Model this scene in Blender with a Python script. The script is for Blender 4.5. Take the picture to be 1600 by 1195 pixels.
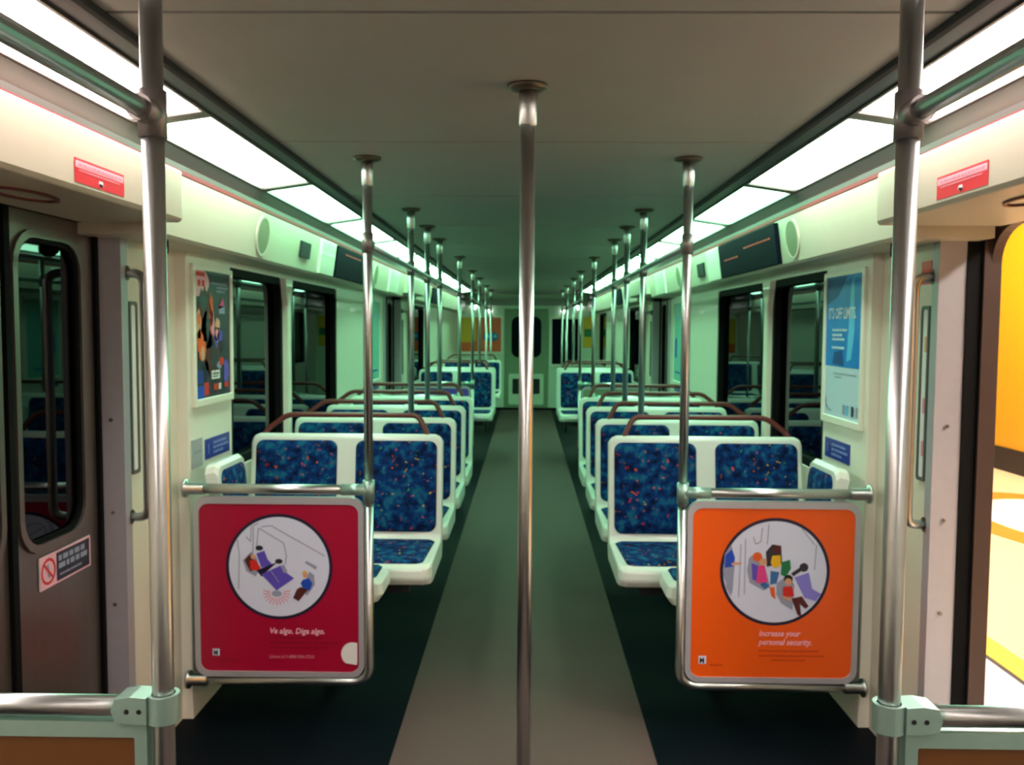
import bpy, bmesh, math, random
from mathutils import Vector, Matrix
random.seed(7)
for o in list(bpy.data.objects): bpy.data.objects.remove(o)
SC = bpy.context.scene
COL = SC.collection
H = 1.45                      # eye height above the platform
FZ = -.045                    # top of the car floor
# ------------------------------------------------------------------ camera
cam_d = bpy.data.cameras.new('camera'); cam = bpy.data.objects.new('camera', cam_d); COL.objects.link(cam)
cam_d.sensor_width = 36.0; cam_d.lens = 36.0*1370/1600; cam_d.clip_start = .05
cam.matrix_world = (Matrix.Translation((0, 0, H)) @ Matrix.Rotation(math.radians(.92), 4, 'Z')
                    @ Matrix.Rotation(math.radians(90-3.55), 4, 'X') @ Matrix.Rotation(math.radians(.35), 4, 'Z'))
cam_d.dof.use_dof = True; cam_d.dof.focus_distance = .55; cam_d.dof.aperture_fstop = cam_d.lens/1000/.0013
SC.camera = cam
# ------------------------------------------------------------------ view, world
SC.view_settings.view_transform = 'Standard'; SC.view_settings.look = 'None'
SC.view_settings.gamma = 1; SC.view_settings.use_curve_mapping = False
SC.view_settings.exposure = 0.0
w = bpy.data.worlds.new('tunnel_dark'); SC.world = w; w.use_nodes = True
w.node_tree.nodes['Background'].inputs[0].default_value = (.010, .012, .014, 1)
w.node_tree.nodes['Background'].inputs[1].default_value = .3
LIGHT_WARM = (1.12, .96, .88); LIGHT_MID = (.76, 1.0, .78); LIGHT_GREEN = (.37, 1.0, .57)
LAMP = 15.5
STATION_LAMP = 210.0
# ------------------------------------------------------------------ materials
def srgb(c):
    return tuple(((x/255)/12.92 if x/255 <= .04045 else ((x/255+.055)/1.055)**2.4) for x in c)
MATS = {}
def mat(name, rgb, rough=.5, metal=0., noise=0., nscale=30., bump=0., coat=0., spec=.5, lin=False, stretch=None):
    if name in MATS: return MATS[name]
    m = bpy.data.materials.new(name); m.use_nodes = True; nt = m.node_tree
    b = nt.nodes['Principled BSDF']; c = rgb if lin else srgb(rgb)
    b.inputs['Base Color'].default_value = (*c, 1); b.inputs['Roughness'].default_value = rough
    b.inputs['Metallic'].default_value = metal; b.inputs['Coat Weight'].default_value = coat
    b.inputs['Specular IOR Level'].default_value = spec
    tc = nt.nodes.new('ShaderNodeTexCoord'); mp = nt.nodes.new('ShaderNodeMapping')
    nt.links.new(tc.outputs['Object'], mp.inputs[0])
    if stretch: mp.inputs['Scale'].default_value = stretch
    nz = nt.nodes.new('ShaderNodeTexNoise'); nz.inputs['Scale'].default_value = nscale
    nz.inputs['Detail'].default_value = 4; nt.links.new(mp.outputs[0], nz.inputs['Vector'])
    mx = nt.nodes.new('ShaderNodeMix'); mx.data_type = 'RGBA'
    k = max(noise, .02)
    mx.inputs[6].default_value = (*[x*(1-k) for x in c], 1); mx.inputs[7].default_value = (*[min(1, x*(1+k)) for x in c], 1)
    nt.links.new(nz.outputs['Fac'], mx.inputs[0]); nt.links.new(mx.outputs[2], b.inputs['Base Color'])
    if bump:
        bp = nt.nodes.new('ShaderNodeBump'); bp.inputs['Strength'].default_value = bump; bp.inputs['Distance'].default_value = .002
        nt.links.new(nz.outputs['Fac'], bp.inputs['Height']); nt.links.new(bp.outputs[0], b.inputs['Normal'])
    MATS[name] = m; return m
def emis(name, col, strength, rough=.4):
    if name in MATS: return MATS[name]
    m = bpy.data.materials.new(name); m.use_nodes = True; b = m.node_tree.nodes['Principled BSDF']
    b.inputs['Base Color'].default_value = (.8, .8, .8, 1); b.inputs['Roughness'].default_value = rough
    b.inputs['Emission Color'].default_value = (*col, 1); b.inputs['Emission Strength'].default_value = strength
    MATS[name] = m; return m
def glass_mat(name, tint, ior=1.6):
    m = bpy.data.materials.new(name); m.use_nodes = True; nt = m.node_tree; nt.nodes.clear()
    o = nt.nodes.new('ShaderNodeOutputMaterial'); mx = nt.nodes.new('ShaderNodeMixShader')
    fr = nt.nodes.new('ShaderNodeFresnel'); fr.inputs[0].default_value = ior
    t = nt.nodes.new('ShaderNodeBsdfTransparent'); t.inputs[0].default_value = (*tint, 1)
    g = nt.nodes.new('ShaderNodeBsdfGlossy'); g.inputs['Roughness'].default_value = .02; g.inputs[0].default_value = (.62, .66, .70, 1)
    nt.links.new(fr.outputs[0], mx.inputs[0]); nt.links.new(t.outputs[0], mx.inputs[1]); nt.links.new(g.outputs[0], mx.inputs[2])
    nt.links.new(mx.outputs[0], o.inputs[0]); MATS[name] = m; return m
def fabric_mat():
    m = bpy.data.materials.new('seat_fabric'); m.use_nodes = True; nt = m.node_tree; b = nt.nodes['Principled BSDF']
    b.inputs['Roughness'].default_value = .9; b.inputs['Specular IOR Level'].default_value = .15
    tc = nt.nodes.new('ShaderNodeTexCoord')
    n1 = nt.nodes.new('ShaderNodeTexNoise'); n1.inputs['Scale'].default_value = 26; n1.inputs['Detail'].default_value = 5
    nt.links.new(tc.outputs['Object'], n1.inputs['Vector'])
    r1 = nt.nodes.new('ShaderNodeValToRGB'); cr = r1.color_ramp
    cr.elements[0].position = .36; cr.elements[0].color = (*srgb((5, 20, 56)), 1)
    cr.elements[1].position = .66; cr.elements[1].color = (*srgb((24, 96, 126)), 1)
    e = cr.elements.new(.52); e.color = (*srgb((8, 50, 108)), 1)
    nt.links.new(n1.outputs['Fac'], r1.inputs[0])
    vm = nt.nodes.new('ShaderNodeVectorMath'); vm.operation = 'MULTIPLY_ADD'
    nz = nt.nodes.new('ShaderNodeTexNoise'); nz.inputs['Scale'].default_value = 14; nt.links.new(tc.outputs['Object'], nz.inputs['Vector'])
    vm.inputs[1].default_value = (.12, .12, .12)
    nt.links.new(nz.outputs['Color'], vm.inputs[0]); nt.links.new(tc.outputs['Object'], vm.inputs[2])
    v = nt.nodes.new('ShaderNodeTexVoronoi'); v.inputs['Scale'].default_value = 46; nt.links.new(vm.outputs[0], v.inputs['Vector'])
    lt = nt.nodes.new('ShaderNodeMath'); lt.operation = 'LESS_THAN'; lt.inputs[1].default_value = .27; nt.links.new(v.outputs['Distance'], lt.inputs[0])
    sp = nt.nodes.new('ShaderNodeSeparateColor'); nt.links.new(v.outputs['Color'], sp.inputs[0])
    g2 = nt.nodes.new('ShaderNodeMath'); g2.operation = 'GREATER_THAN'; g2.inputs[1].default_value = .72; nt.links.new(sp.outputs[0], g2.inputs[0])
    mu = nt.nodes.new('ShaderNodeMath'); mu.operation = 'MULTIPLY'; nt.links.new(lt.outputs[0], mu.inputs[0]); nt.links.new(g2.outputs[0], mu.inputs[1])
    m2 = nt.nodes.new('ShaderNodeMath'); m2.operation = 'MULTIPLY'; m2.inputs[1].default_value = .8; nt.links.new(mu.outputs[0], m2.inputs[0])
    r2 = nt.nodes.new('ShaderNodeValToRGB'); r2.color_ramp.interpolation = 'CONSTANT'
    r2.color_ramp.elements[0].color = (*srgb((205, 84, 40)), 1); r2.color_ramp.elements[1].position = .8; r2.color_ramp.elements[1].color = (*srgb((180, 44, 60)), 1)
    for p, c in ((.25, (196, 160, 40)), (.45, (60, 150, 70)), (.62, (120, 70, 40))):
        e = r2.color_ramp.elements.new(p); e.color = (*srgb(c), 1)
    nt.links.new(sp.outputs[1], r2.inputs[0])
    mx = nt.nodes.new('ShaderNodeMix'); mx.data_type = 'RGBA'
    nt.links.new(m2.outputs[0], mx.inputs[0]); nt.links.new(r1.outputs[0], mx.inputs[6]); nt.links.new(r2.outputs[0], mx.inputs[7])
    nt.links.new(mx.outputs[2], b.inputs['Base Color'])
    bp = nt.nodes.new('ShaderNodeBump'); bp.inputs['Strength'].default_value = .3; bp.inputs['Distance'].default_value = .001
    n3 = nt.nodes.new('ShaderNodeTexNoise'); n3.inputs['Scale'].default_value = 400; nt.links.new(tc.outputs['Object'], n3.inputs['Vector'])
    nt.links.new(n3.outputs['Fac'], bp.inputs['Height']); nt.links.new(bp.outputs[0], b.inputs['Normal'])
    return m
M = dict(
    header=mat('dimmed_cream_laminate', (196, 188, 170), .42, noise=.03, nscale=8),  # same cream paint as the walls, darkened to offset the close lights
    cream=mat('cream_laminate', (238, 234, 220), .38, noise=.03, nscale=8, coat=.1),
    recess=mat('recess_laminate', (228, 220, 204), .45, noise=.04, nscale=6),
    ceil=mat('ceiling_panel', (156, 155, 152), .55, noise=.05, nscale=5),
    seam=mat('seam_gasket', (40, 42, 44), .8),
    darktrim=mat('dark_grey_trim', (62, 64, 74), .4, noise=.08),
    greytrim=mat('grey_cove_metal', (92, 88, 86), .38, .3, noise=.06, nscale=12),
    red=mat('red_trim', (112, 16, 24), .6, spec=.2),
    chrome=mat('brushed_steel_tube', (196, 200, 200), .31, 1., noise=.05, nscale=60),
    tee=mat('grey_cast_tee', (128, 122, 120), .42, .7, noise=.15, nscale=60, bump=.2),
    leafedge=mat('brown_metal_edge', (84, 66, 60), .5, .4),
    steel=mat('stainless_sheet', (142, 132, 126), .36, .9, noise=.1, nscale=40, stretch=(1, 1, .05)),
    cast=mat('cast_metal_fitting', (150, 182, 172), .38, .6, noise=.1, nscale=40, bump=.2),
    jamb=mat('painted_metal_jamb', (184, 182, 190), .42, .35, noise=.06),
    rubber=mat('black_rubber', (9, 9, 11), .7, spec=.15),
    shell=mat('white_fibreglass', (226, 232, 224), .3, noise=.03, coat=.3),
    flange=mat('dark_pole_flange', (96, 88, 74), .4, .8),
    fabric=fabric_mat(),
    maroon=mat('maroon_grab_rail', (96, 32, 30), .42, noise=.1),
    under=mat('dark_support_metal', (44, 48, 50), .6, .4),
    floor=mat('dark_rubber_floor', (2, 8, 16), .6, noise=.45, nscale=160, bump=.15, spec=.09),
    aisle=mat('grey_ribbed_aisle_floor', (76, 59, 56), .75, noise=.16, nscale=300, bump=.4),
    black=mat('black_print', (12, 12, 16), .5),
    white=mat('white_print', (232, 232, 232), .5),
    lav=mat('pale_lavender_print', (216, 222, 246), .45),
    lavline=mat('grey_lavender_line_print', (150, 156, 182), .5),
    crimson=mat('crimson_print', (168, 4, 52), .36, noise=.03),
    dcrim=mat('dark_crimson_print', (142, 6, 36), .4),
    orange=mat('orange_print', (240, 92, 12), .36, noise=.03),
    dorange=mat('dark_orange_print', (196, 60, 14), .4),
    navyp=mat('navy_print', (26, 18, 52), .45),
    violet=mat('violet_print', (92, 76, 190), .45),
    lviolet=mat('light_violet_print', (132, 128, 220), .45),
    redp=mat('red_print', (214, 40, 30), .45),
    bluep=mat('blue_print', (24, 74, 190), .45),
    skin=mat('tan_print', (214, 160, 128), .5),
    brownp=mat('brown_print', (84, 26, 26), .5),
    pink=mat('pink_print', (226, 64, 140), .45),
    yellow=mat('yellow_print', (236, 186, 24), .45),
    green=mat('green_print', (20, 118, 70), .45),
    denim=mat('denim_print', (50, 104, 164), .5),
    orangep=mat('orange_hair_print', (230, 96, 30), .5),
    burst=mat('pink_burst_print', (226, 140, 160), .5),
    signred=mat('red_sign_vinyl', (214, 20, 50), .35),
    signpink=mat('pale_pink_vinyl', (248, 186, 206), .4),
    signblue=mat('blue_sign_vinyl', (32, 50, 150), .4),
    signtext=mat('pale_blue_vinyl', (130, 146, 214), .4),
    skyb=mat('bright_blue_print', (0, 128, 214), .35, noise=.25, nscale=9),
    deepb=mat('deep_blue_print', (6, 66, 140), .35),
    paleb=mat('light_blue_print', (90, 190, 240), .35),
    posterwhite=mat('poster_white_paper', (196, 216, 232), .45),
    posterdark=mat('dark_charcoal_print', (42, 42, 58), .4, noise=.15),
    brownpanel=mat('brown_laminate_panel', (100, 58, 12), .55, noise=.1),
    purplepanel=mat('purple_windscreen_print', (96, 74, 190), .4),
    teal=mat('teal_print', (120, 200, 190), .4),
    display=mat('dark_display_glass', (8, 14, 30), .7, spec=.06),
    led=mat('red_led_text', (190, 30, 24), .5),
    grille=mat('grey_green_grille', (120, 128, 100), .6),
    glass=glass_mat('dark_tinted_window_glass', (.04, .05, .05), 1.5),
    doorglass=glass_mat('dark_tinted_door_glass', (.04, .04, .05), 1.42),
    exittrim=mat('station_terrazzo', (236, 200, 150), .4, noise=.06, nscale=60),
    platedge=mat('white_platform_edge', (236, 236, 230), .5, noise=.03),
    tactile=mat('yellow_platform_strip', (236, 196, 30), .5, noise=.04, nscale=80),
    circleo=mat('orange_floor_inlay', (226, 128, 40), .4),
    circlew=mat('white_floor_inlay', (244, 232, 214), .4),
    stbase=mat('dark_tile_skirting', (14, 5, 10), .5),
    stceil=mat('station_ceiling_paint', (190, 180, 170), .7),
    stlamp=emis('station_fluorescent_lamp', (1.0, .93, .84), STATION_LAMP),
    endwall=mat('cab_partition_laminate', (206, 222, 200), .45, noise=.03),
    cabdoor=mat('cab_door_laminate', (128, 150, 120), .5, noise=.05),
    vent=mat('vent_black', (16, 22, 24), .6),
    blob=emis('small_round_glow', (.9, 1, .95), 7),
    lw=emis('light_diffuser_warm', LIGHT_WARM, LAMP), lm=emis('light_diffuser_mid', LIGHT_MID, LAMP), lg=emis('light_diffuser_green', LIGHT_GREEN, LAMP),
)
def tile_mat():
    m = bpy.data.materials.new('orange_wall_tile'); m.use_nodes = True; nt = m.node_tree; b = nt.nodes['Principled BSDF']
    b.inputs['Roughness'].default_value = .35
    tc = nt.nodes.new('ShaderNodeTexCoord'); mp = nt.nodes.new('ShaderNodeMapping'); mp.inputs['Rotation'].default_value = (math.pi/2, 0, math.pi/2)
    nt.links.new(tc.outputs['Object'], mp.inputs[0])
    br = nt.nodes.new('ShaderNodeTexBrick'); br.inputs['Scale'].default_value = 4; br.offset = 0
    br.inputs['Color1'].default_value = (.85, .40, .004, 1); br.inputs['Color2'].default_value = (.82, .38, .003, 1); br.inputs['Mortar'].default_value = (.6, .27, .004, 1)
    br.inputs['Mortar Size'].default_value = .008; nt.links.new(mp.outputs[0], br.inputs[0]); nt.links.new(br.outputs[0], b.inputs['Base Color'])
    return m
M['tile'] = tile_mat()
# ------------------------------------------------------------------ mesh builder
class MB:
    def __init__(s): s.v = []; s.f = []; s.m = []; s.mats = []; s.smooth = []
    def mi(s, m):
        if m not in s.mats: s.mats.append(m)
        return s.mats.index(m)
    def add(s, vs, fs, m, smooth=False):
        k = len(s.v); i = s.mi(m); s.v += [tuple(p) for p in vs]
        for f in fs: s.f.append([k+a for a in f]); s.m.append(i); s.smooth.append(smooth)
        return s
    def box(s, lo, hi, m):
        x0, y0, z0 = [min(a, b) for a, b in zip(lo, hi)]; x1, y1, z1 = [max(a, b) for a, b in zip(lo, hi)]
        vs = [(x0,y0,z0),(x1,y0,z0),(x1,y1,z0),(x0,y1,z0),(x0,y0,z1),(x1,y0,z1),(x1,y1,z1),(x0,y1,z1)]
        return s.add(vs, [(0,3,2,1),(4,5,6,7),(0,1,5,4),(1,2,6,5),(2,3,7,6),(3,0,4,7)], m)
    def prism(s, poly, fn, d0, d1, m, smooth=False):
        n = len(poly); vs = [fn(u, v, d0) for u, v in poly] + [fn(u, v, d1) for u, v in poly]
        fs = [tuple(range(n))[::-1], tuple(range(n, 2*n))]
        s.add(vs, fs, m); s.add(vs, [(i, (i+1) % n, n+(i+1) % n, n+i) for i in range(n)], m, smooth); return s
    def ring(s, outer, inner, fn, d0, d1, m):
        n = len(outer); vs = [fn(u, v, d0) for u, v in outer]+[fn(u, v, d0) for u, v in inner]+[fn(u, v, d1) for u, v in outer]+[fn(u, v, d1) for u, v in inner]
        fs = []
        for i in range(n):
            j = (i+1) % n
            fs += [(i, j, n+j, n+i), (2*n+i, 3*n+i, 3*n+j, 2*n+j), (i, 2*n+i, 2*n+j, j), (n+i, n+j, 3*n+j, 3*n+i)]
        return s.add(vs, fs, m)
    def tube(s, path, r, m, seg=14, caps=True):
        P = [Vector(p) for p in path]; n = len(P)
        R = r if isinstance(r, (list, tuple)) else [r]*n
        T = []
        for i in range(n):
            a = P[min(i+1, n-1)]-P[max(i-1, 0)]; T.append(a.normalized())
        up = Vector((0, 0, 1)) if abs(T[0].z) < .9 else Vector((1, 0, 0))
        nrm = (up-T[0]*up.dot(T[0])).normalized(); vs = []
        for i in range(n):
            if i: nrm = (nrm-T[i]*nrm.dot(T[i])).normalized()
            bn = T[i].cross(nrm)
            for k in range(seg):
                a = 2*math.pi*k/seg; vs.append(P[i]+(nrm*math.cos(a)+bn*math.sin(a))*R[i])
        fs = [(i*seg+k, i*seg+(k+1) % seg, (i+1)*seg+(k+1) % seg, (i+1)*seg+k) for i in range(n-1) for k in range(seg)]
        s.add(vs, fs, m, True)
        if caps: s.add([vs[k] for k in range(seg)], [tuple(range(seg))[::-1]], m); s.add(vs[-seg:], [tuple(range(seg))], m)
        return s
    def build(s, name, parent=None, bevel=0, fix=True):
        me = bpy.data.meshes.new(name); me.from_pydata(s.v, [], s.f)
        for m in s.mats: me.materials.append(m)
        for p, i, sm in zip(me.polygons, s.m, s.smooth): p.material_index = i; p.use_smooth = sm
        if fix:
            bm = bmesh.new(); bm.from_mesh(me); bmesh.ops.remove_doubles(bm, verts=bm.verts, dist=1e-5); bmesh.ops.recalc_face_normals(bm, faces=bm.faces); bm.to_mesh(me); bm.free()
        o = bpy.data.objects.new(name, me); COL.objects.link(o)
        if bevel:
            b = o.modifiers.new('b', 'BEVEL'); b.width = bevel; b.segments = 3; b.limit_method = 'ANGLE'; b.angle_limit = math.radians(40)
        if parent:
            o.parent = parent; o.location = -Vector(parent.location) if not parent.parent else (0, 0, 0)
        return o
def fillet(pts, rad, n=6):
    P = [Vector(p) for p in pts]; out = [P[0]]
    for i in range(1, len(P)-1):
        a = (P[i-1]-P[i]); b = (P[i+1]-P[i]); r = min(rad, a.length*.49, b.length*.49)
        p0 = P[i]+a.normalized()*r; p1 = P[i]+b.normalized()*r
        for k in range(n+1):
            t = k/n; out.append(p0*(1-t)**2+P[i]*2*t*(1-t)+p1*t*t)
    out.append(P[-1]); return out
def rrect(x0, z0, x1, z1, r, n=5):
    pts = []
    for cx, cz, a0 in ((x1-r, z1-r, 0), (x0+r, z1-r, 90), (x0+r, z0+r, 180), (x1-r, z0+r, 270)):
        for k in range(n+1):
            a = math.radians(a0+90*k/n); pts.append((cx+r*math.cos(a), cz+r*math.sin(a)))
    return pts
def ell(cx, cy, rx, ry=None, n=40):
    ry = ry or rx; return [(cx+rx*math.cos(2*math.pi*k/n), cy+ry*math.sin(2*math.pi*k/n)) for k in range(n)]
def thing(name, label, cat, loc=(0, 0, 0), group=None):
    o = bpy.data.objects.new(name, None); COL.objects.link(o); o.location = loc; o.empty_display_size = .1
    o['label'] = label; o['category'] = cat
    if group: o['group'] = group
    return o
def tag(o, label, cat, group=None):
    o['label'] = label; o['category'] = cat
    if group: o['group'] = group
    return o
def struct(o, label=None):
    o['kind'] = 'structure'
    if label: o['label'] = label
    return o
def copy_thing(src, loc, label):
    r = src.copy(); COL.objects.link(r); r.location = loc; r['label'] = label
    for ch in list(src.children):
        c = ch.copy(); COL.objects.link(c); c.parent = r
        for g in list(ch.children):
            d = g.copy(); COL.objects.link(d); d.parent = c
    return r
XZ = lambda x, z, y: (x, y, z)      # polygons drawn across the car
YZ = lambda y, z, x: (x, y, z)      # polygons drawn along the car
SIDE = {-1: 'left', 1: 'right'}
# ------------------------------------------------------------------ flat artwork on a surface
class Art:
    """printed layers on a flat surface: o origin, u right, v up, n outward"""
    def __init__(s, o, u, v): s.o = Vector(o); s.u = Vector(u); s.vv = Vector(v); s.n = s.u.cross(s.vv).normalized(); s.k = 0; s.mb = MB()
    def P(s, p, h): return s.o+s.u*p[0]+s.vv*p[1]+s.n*h
    def poly(s, pts, m, layer=1):
        h = .0006*layer; n = len(pts); s.mb.add([s.P(p, h) for p in pts], [tuple(range(n))], M[m]); return s
    def line(s, a, b, w, m, layer=1):
        a = Vector(a); b = Vector(b); d = (b-a).normalized(); q = Vector((-d.y, d.x))*w/2
        return s.poly([a-q, b-q, b+q, a+q], m, layer)
    def pline(s, pts, w, m, layer=1):
        for a, b in zip(pts[:-1], pts[1:]): s.line(a, b, w, m, layer)
        return s
    def ringp(s, cx, cy, r0, r1, m, layer=1, n=48, ry=1):
        for k in range(n):
            a, b = 2*math.pi*k/n, 2*math.pi*(k+1)/n
            s.poly([(cx+r0*math.cos(a), cy+r0*ry*math.sin(a)), (cx+r1*math.cos(a), cy+r1*ry*math.sin(a)), (cx+r1*math.cos(b), cy+r1*ry*math.sin(b)), (cx+r0*math.cos(b), cy+r0*ry*math.sin(b))], m, layer)
        return s
    def text(s, body, x, y, size, m, layer=3, shear=0., align='LEFT', bold=0., sx=1.):
        c = bpy.data.curves.new('t', 'FONT'); c.body = body; c.size = size; c.shear = shear; c.align_x = align; c.offset = bold; c.resolution_u = 2
        t = bpy.data.objects.new('t', c); COL.objects.link(t); dg = bpy.context.evaluated_depsgraph_get(); dg.update()
        me = bpy.data.meshes.new_from_object(t.evaluated_get(dg)); h = .0006*layer
        s.mb.add([s.P((x+q.co.x*sx, y+q.co.y), h) for q in me.vertices], [tuple(p.vertices) for p in me.polygons], M[m])
        bpy.data.objects.remove(t); bpy.data.curves.remove(c); bpy.data.meshes.remove(me); return s
    def words(s, x0, x1, y, h, m, layer=3, seed=0):
        rnd = random.Random(seed); x = x0
        while x < x1-h*.5:
            w_ = min(rnd.uniform(.9, 3.0)*h, x1-x)
            s.poly([(x, y), (x+w_, y), (x+w_, y+h), (x, y+h)], m, layer); x += w_+h*.45
        return s
    def build(s, name, parent=None): return s.mb.build(name, parent, fix=False)
# ================================================================== SETTING
Y0, Y1 = -3.0, 16.0
W = 1.26
f = MB(); f.box((-1.50, Y0, FZ-.08), (-.46, Y1, FZ), M['floor']); f.box((.46, Y0, FZ-.08), (1.50, Y1, FZ), M['floor']); f.box((-.46, Y0, FZ-.08), (.46, Y1, FZ-.004), M['floor'])
struct(f.build('floor'), 'dark blue black rubber floor')
a = MB(); a.box((-.46, Y0, FZ-.004), (.46, Y1, FZ+.002), M['aisle'])
struct(a.build('floor_aisle'), 'grey brown strip down the middle of the floor')
# ceiling: flat panels, dark seams
c = MB(); c.box((-.84, Y0, 2.078), (.84, Y1, 2.12), M['seam'])
ys = [Y0]+[y for y in [1.74+1.185*k for k in range(-4, 13)] if Y0 < y < Y1]+[Y1]
for a_, b_ in zip(ys[:-1], ys[1:]): c.box((-.825, a_+.0065, 2.06), (.825, b_-.0065, 2.08), M['ceil'])
struct(c.build('ceiling', bevel=.002), 'flat grey ceiling panels')
n_trim = 0
def trim(mb, label, bevel=0):
    global n_trim
    n_trim += 1; return struct(mb.build('trim_%d' % n_trim, bevel=bevel), label)
DOORS = ((1.79, 2.77), (8.0, 8.98))
for s in (-1, 1):
    S = SIDE[s]
    def X(p): return [(s*x, H+z) for x, z in p]
    t = MB(); t.prism(X([(.825, .612), (.895, .600), (.895, .66), (.825, .66)]), XZ, Y0, Y1, M['darktrim'])
    t.prism(X([(.826, .596), (.838, .594), (.838, .615), (.826, .615)]), XZ, Y0, Y1, M['seam']); trim(t, 'dark grey metal edge between ceiling and lights, %s' % S)
    t = MB(); t.prism(X([(1.102, .562), (1.13, .525), (1.135, .495), (1.30, .495), (1.30, .66), (1.102, .66)]), XZ, Y0, Y1, M['greytrim']); trim(t, 'grey cove strip under the lights, %s' % S)
    t = MB(); t.box((s*.895, Y0, H+.64), (s*1.102, Y1, H+.66), M['seam']); trim(t, 'unseen light trough backing that stops light leaks, %s' % S)  # unseen cover added above the lights to block leaking light
    t = MB()
    for y0, y1 in ((Y0, 1.2), (2.67, 8.0), (8.98, Y1)):
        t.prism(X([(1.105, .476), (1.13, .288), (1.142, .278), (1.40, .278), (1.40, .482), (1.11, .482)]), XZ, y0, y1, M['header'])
    trim(t, 'cream slanted header panel above the windows, %s' % S)
    t = MB(); t.prism(X([(1.104, .482), (1.104, .496), (1.14, .497), (1.14, .482)]), XZ, Y0, Y1, M['red'])
    trim(t, 'thin red line above the header, %s' % S)
    for i, (d0, d1) in enumerate(((1.2, 2.67), (8.0, 8.98))):
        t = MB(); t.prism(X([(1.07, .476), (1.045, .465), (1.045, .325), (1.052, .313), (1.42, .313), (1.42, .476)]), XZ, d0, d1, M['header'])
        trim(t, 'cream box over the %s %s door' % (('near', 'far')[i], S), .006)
    # wall
    wl = MB()
    def wb(x, y0, y1, z0=FZ-.08, z1=1.77, m='cream'): wl.box((s*x, y0, z0), (s*1.36, y1, z1), M[m])
    wb(W, Y0, 1.33, z1=1.73); wb(1.30, 1.33, 1.79, m='recess')
    wb(1.30, 2.80, 3.24, m='recess'); wb(W, 3.24, 3.72, z1=1.73)
    wb(W, 3.72, 5.82, FZ-.08, .84); wb(W, 5.82, 7.52, z1=1.73); wb(1.30, 7.52, 7.97, m='recess')
    wb(1.30, 9.01, 9.42, m='recess'); wb(W, 9.42, 9.6, z1=1.73); wb(W, 9.6, 10.8, FZ-.08, .84)
    if s > 0: wb(W, 10.8, 13.9, z1=1.73); wb(W, 13.9, 15.2, FZ-.08, .84); wb(W, 15.2, Y1, z1=1.73)
    else: wb(W, 10.8, Y1, z1=1.73)
    for y0, y1 in ((3.72, 5.82), (9.6, 10.8))+(((13.9, 15.2),) if s > 0 else ()): wb(W, y0, y1, 1.70, 1.73)
    # outer skin of the car
    for y0, y1 in ((Y0, 1.79), (2.80, 3.72), (5.82, 7.97), (9.01, 9.6), (10.8, 13.9), (15.2, Y1)): wl.box((s*1.36, y0, FZ-.08), (s*1.42, y1, 1.95), M['darktrim'])
    wl.box((s*1.40, Y0, 1.80), (s*1.46, Y1, 2.12), M['darktrim'])
    if s < 0: wl.box((s*1.36, 13.9, 0), (s*1.42, 15.2, 1.9), M['darktrim'])
    struct(wl.build('wall_'+S, bevel=.004), 'cream laminate side wall, %s' % S)
    # windows
    wins = [(3.72, 5.82, 4.57), (9.6, 10.8, None)]+([(13.9, 15.2, None)] if s > 0 else [])
    for i, (y0, y1, mul) in enumerate(wins):
        k = i*2+(1 if s < 0 else 2)
        r = bpy.data.objects.new('window_%d' % k, None); COL.objects.link(r); r.location = (s*1.3, y0, .84); struct(r, '%s tinted window on the %s wall' % (('near', 'middle', 'far')[i], S))
        fr = MB()
        spans = [(y0, y1)] if not mul else [(y0, mul-.035), (mul+.035, y1)]
        for p0, p1 in spans: fr.ring(rrect(p0, .84, p1, 1.70, .05), rrect(p0+.035, .875, p1-.035, 1.665, .05), YZ, s*1.265, s*1.33, M['rubber'])
        fr.build('window_frame', r)
        g = MB()
        for p0, p1 in spans: g.box((s*1.298, p0+.03, .87), (s*1.304, p1-.03, 1.67), M['glass'])
        g.build('pane', r)
        if mul:
            m_ = MB(); m_.prism([(mul-.03, .84), (mul+.03, .84), (mul+.03, 1.56), (mul+.075, 1.70), (mul-.075, 1.70), (mul-.03, 1.56)], YZ, s*1.235, s*1.34, M['cream']); m_.build('mullion', r, bevel=.006)
    # doors
    for i, (d0, d1) in enumerate(DOORS):
        k = i*2+(1 if s < 0 else 2)
        r = bpy.data.objects.new('door_%d' % k, None); COL.objects.link(r); r.location = (s*1.36, d0, 0)
        opened = (s > 0 and i == 0)
        struct(r, ('open sliding door showing the platform' if opened else 'closed stainless steel door with rounded windows, %s %s' % (('near', 'far')[i], S)))
        j = MB()
        for y0, y1, e in ((d0-.03, d0, -1), (d1, d1+.03, 1)):
            j.box((s*1.285, y0, FZ), (s*1.37, y1, 1.762), M['jamb'])
            q0, q1 = (y0-.025, y0) if e < 0 else (y1, y1+.025)
            j.box((s*1.289, q0, FZ), (s*1.299, q1, 1.762), M['jamb'])
            for z in (.25, .55, .85, 1.15): j.tube([(s*1.325, y0-.002 if e > 0 else y1+.002, z), (s*1.325, y0-.006 if e > 0 else y1+.006, z)], .006, M['steel'], 8)
        j.build('door_jamb', r)
        b = MB()
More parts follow.
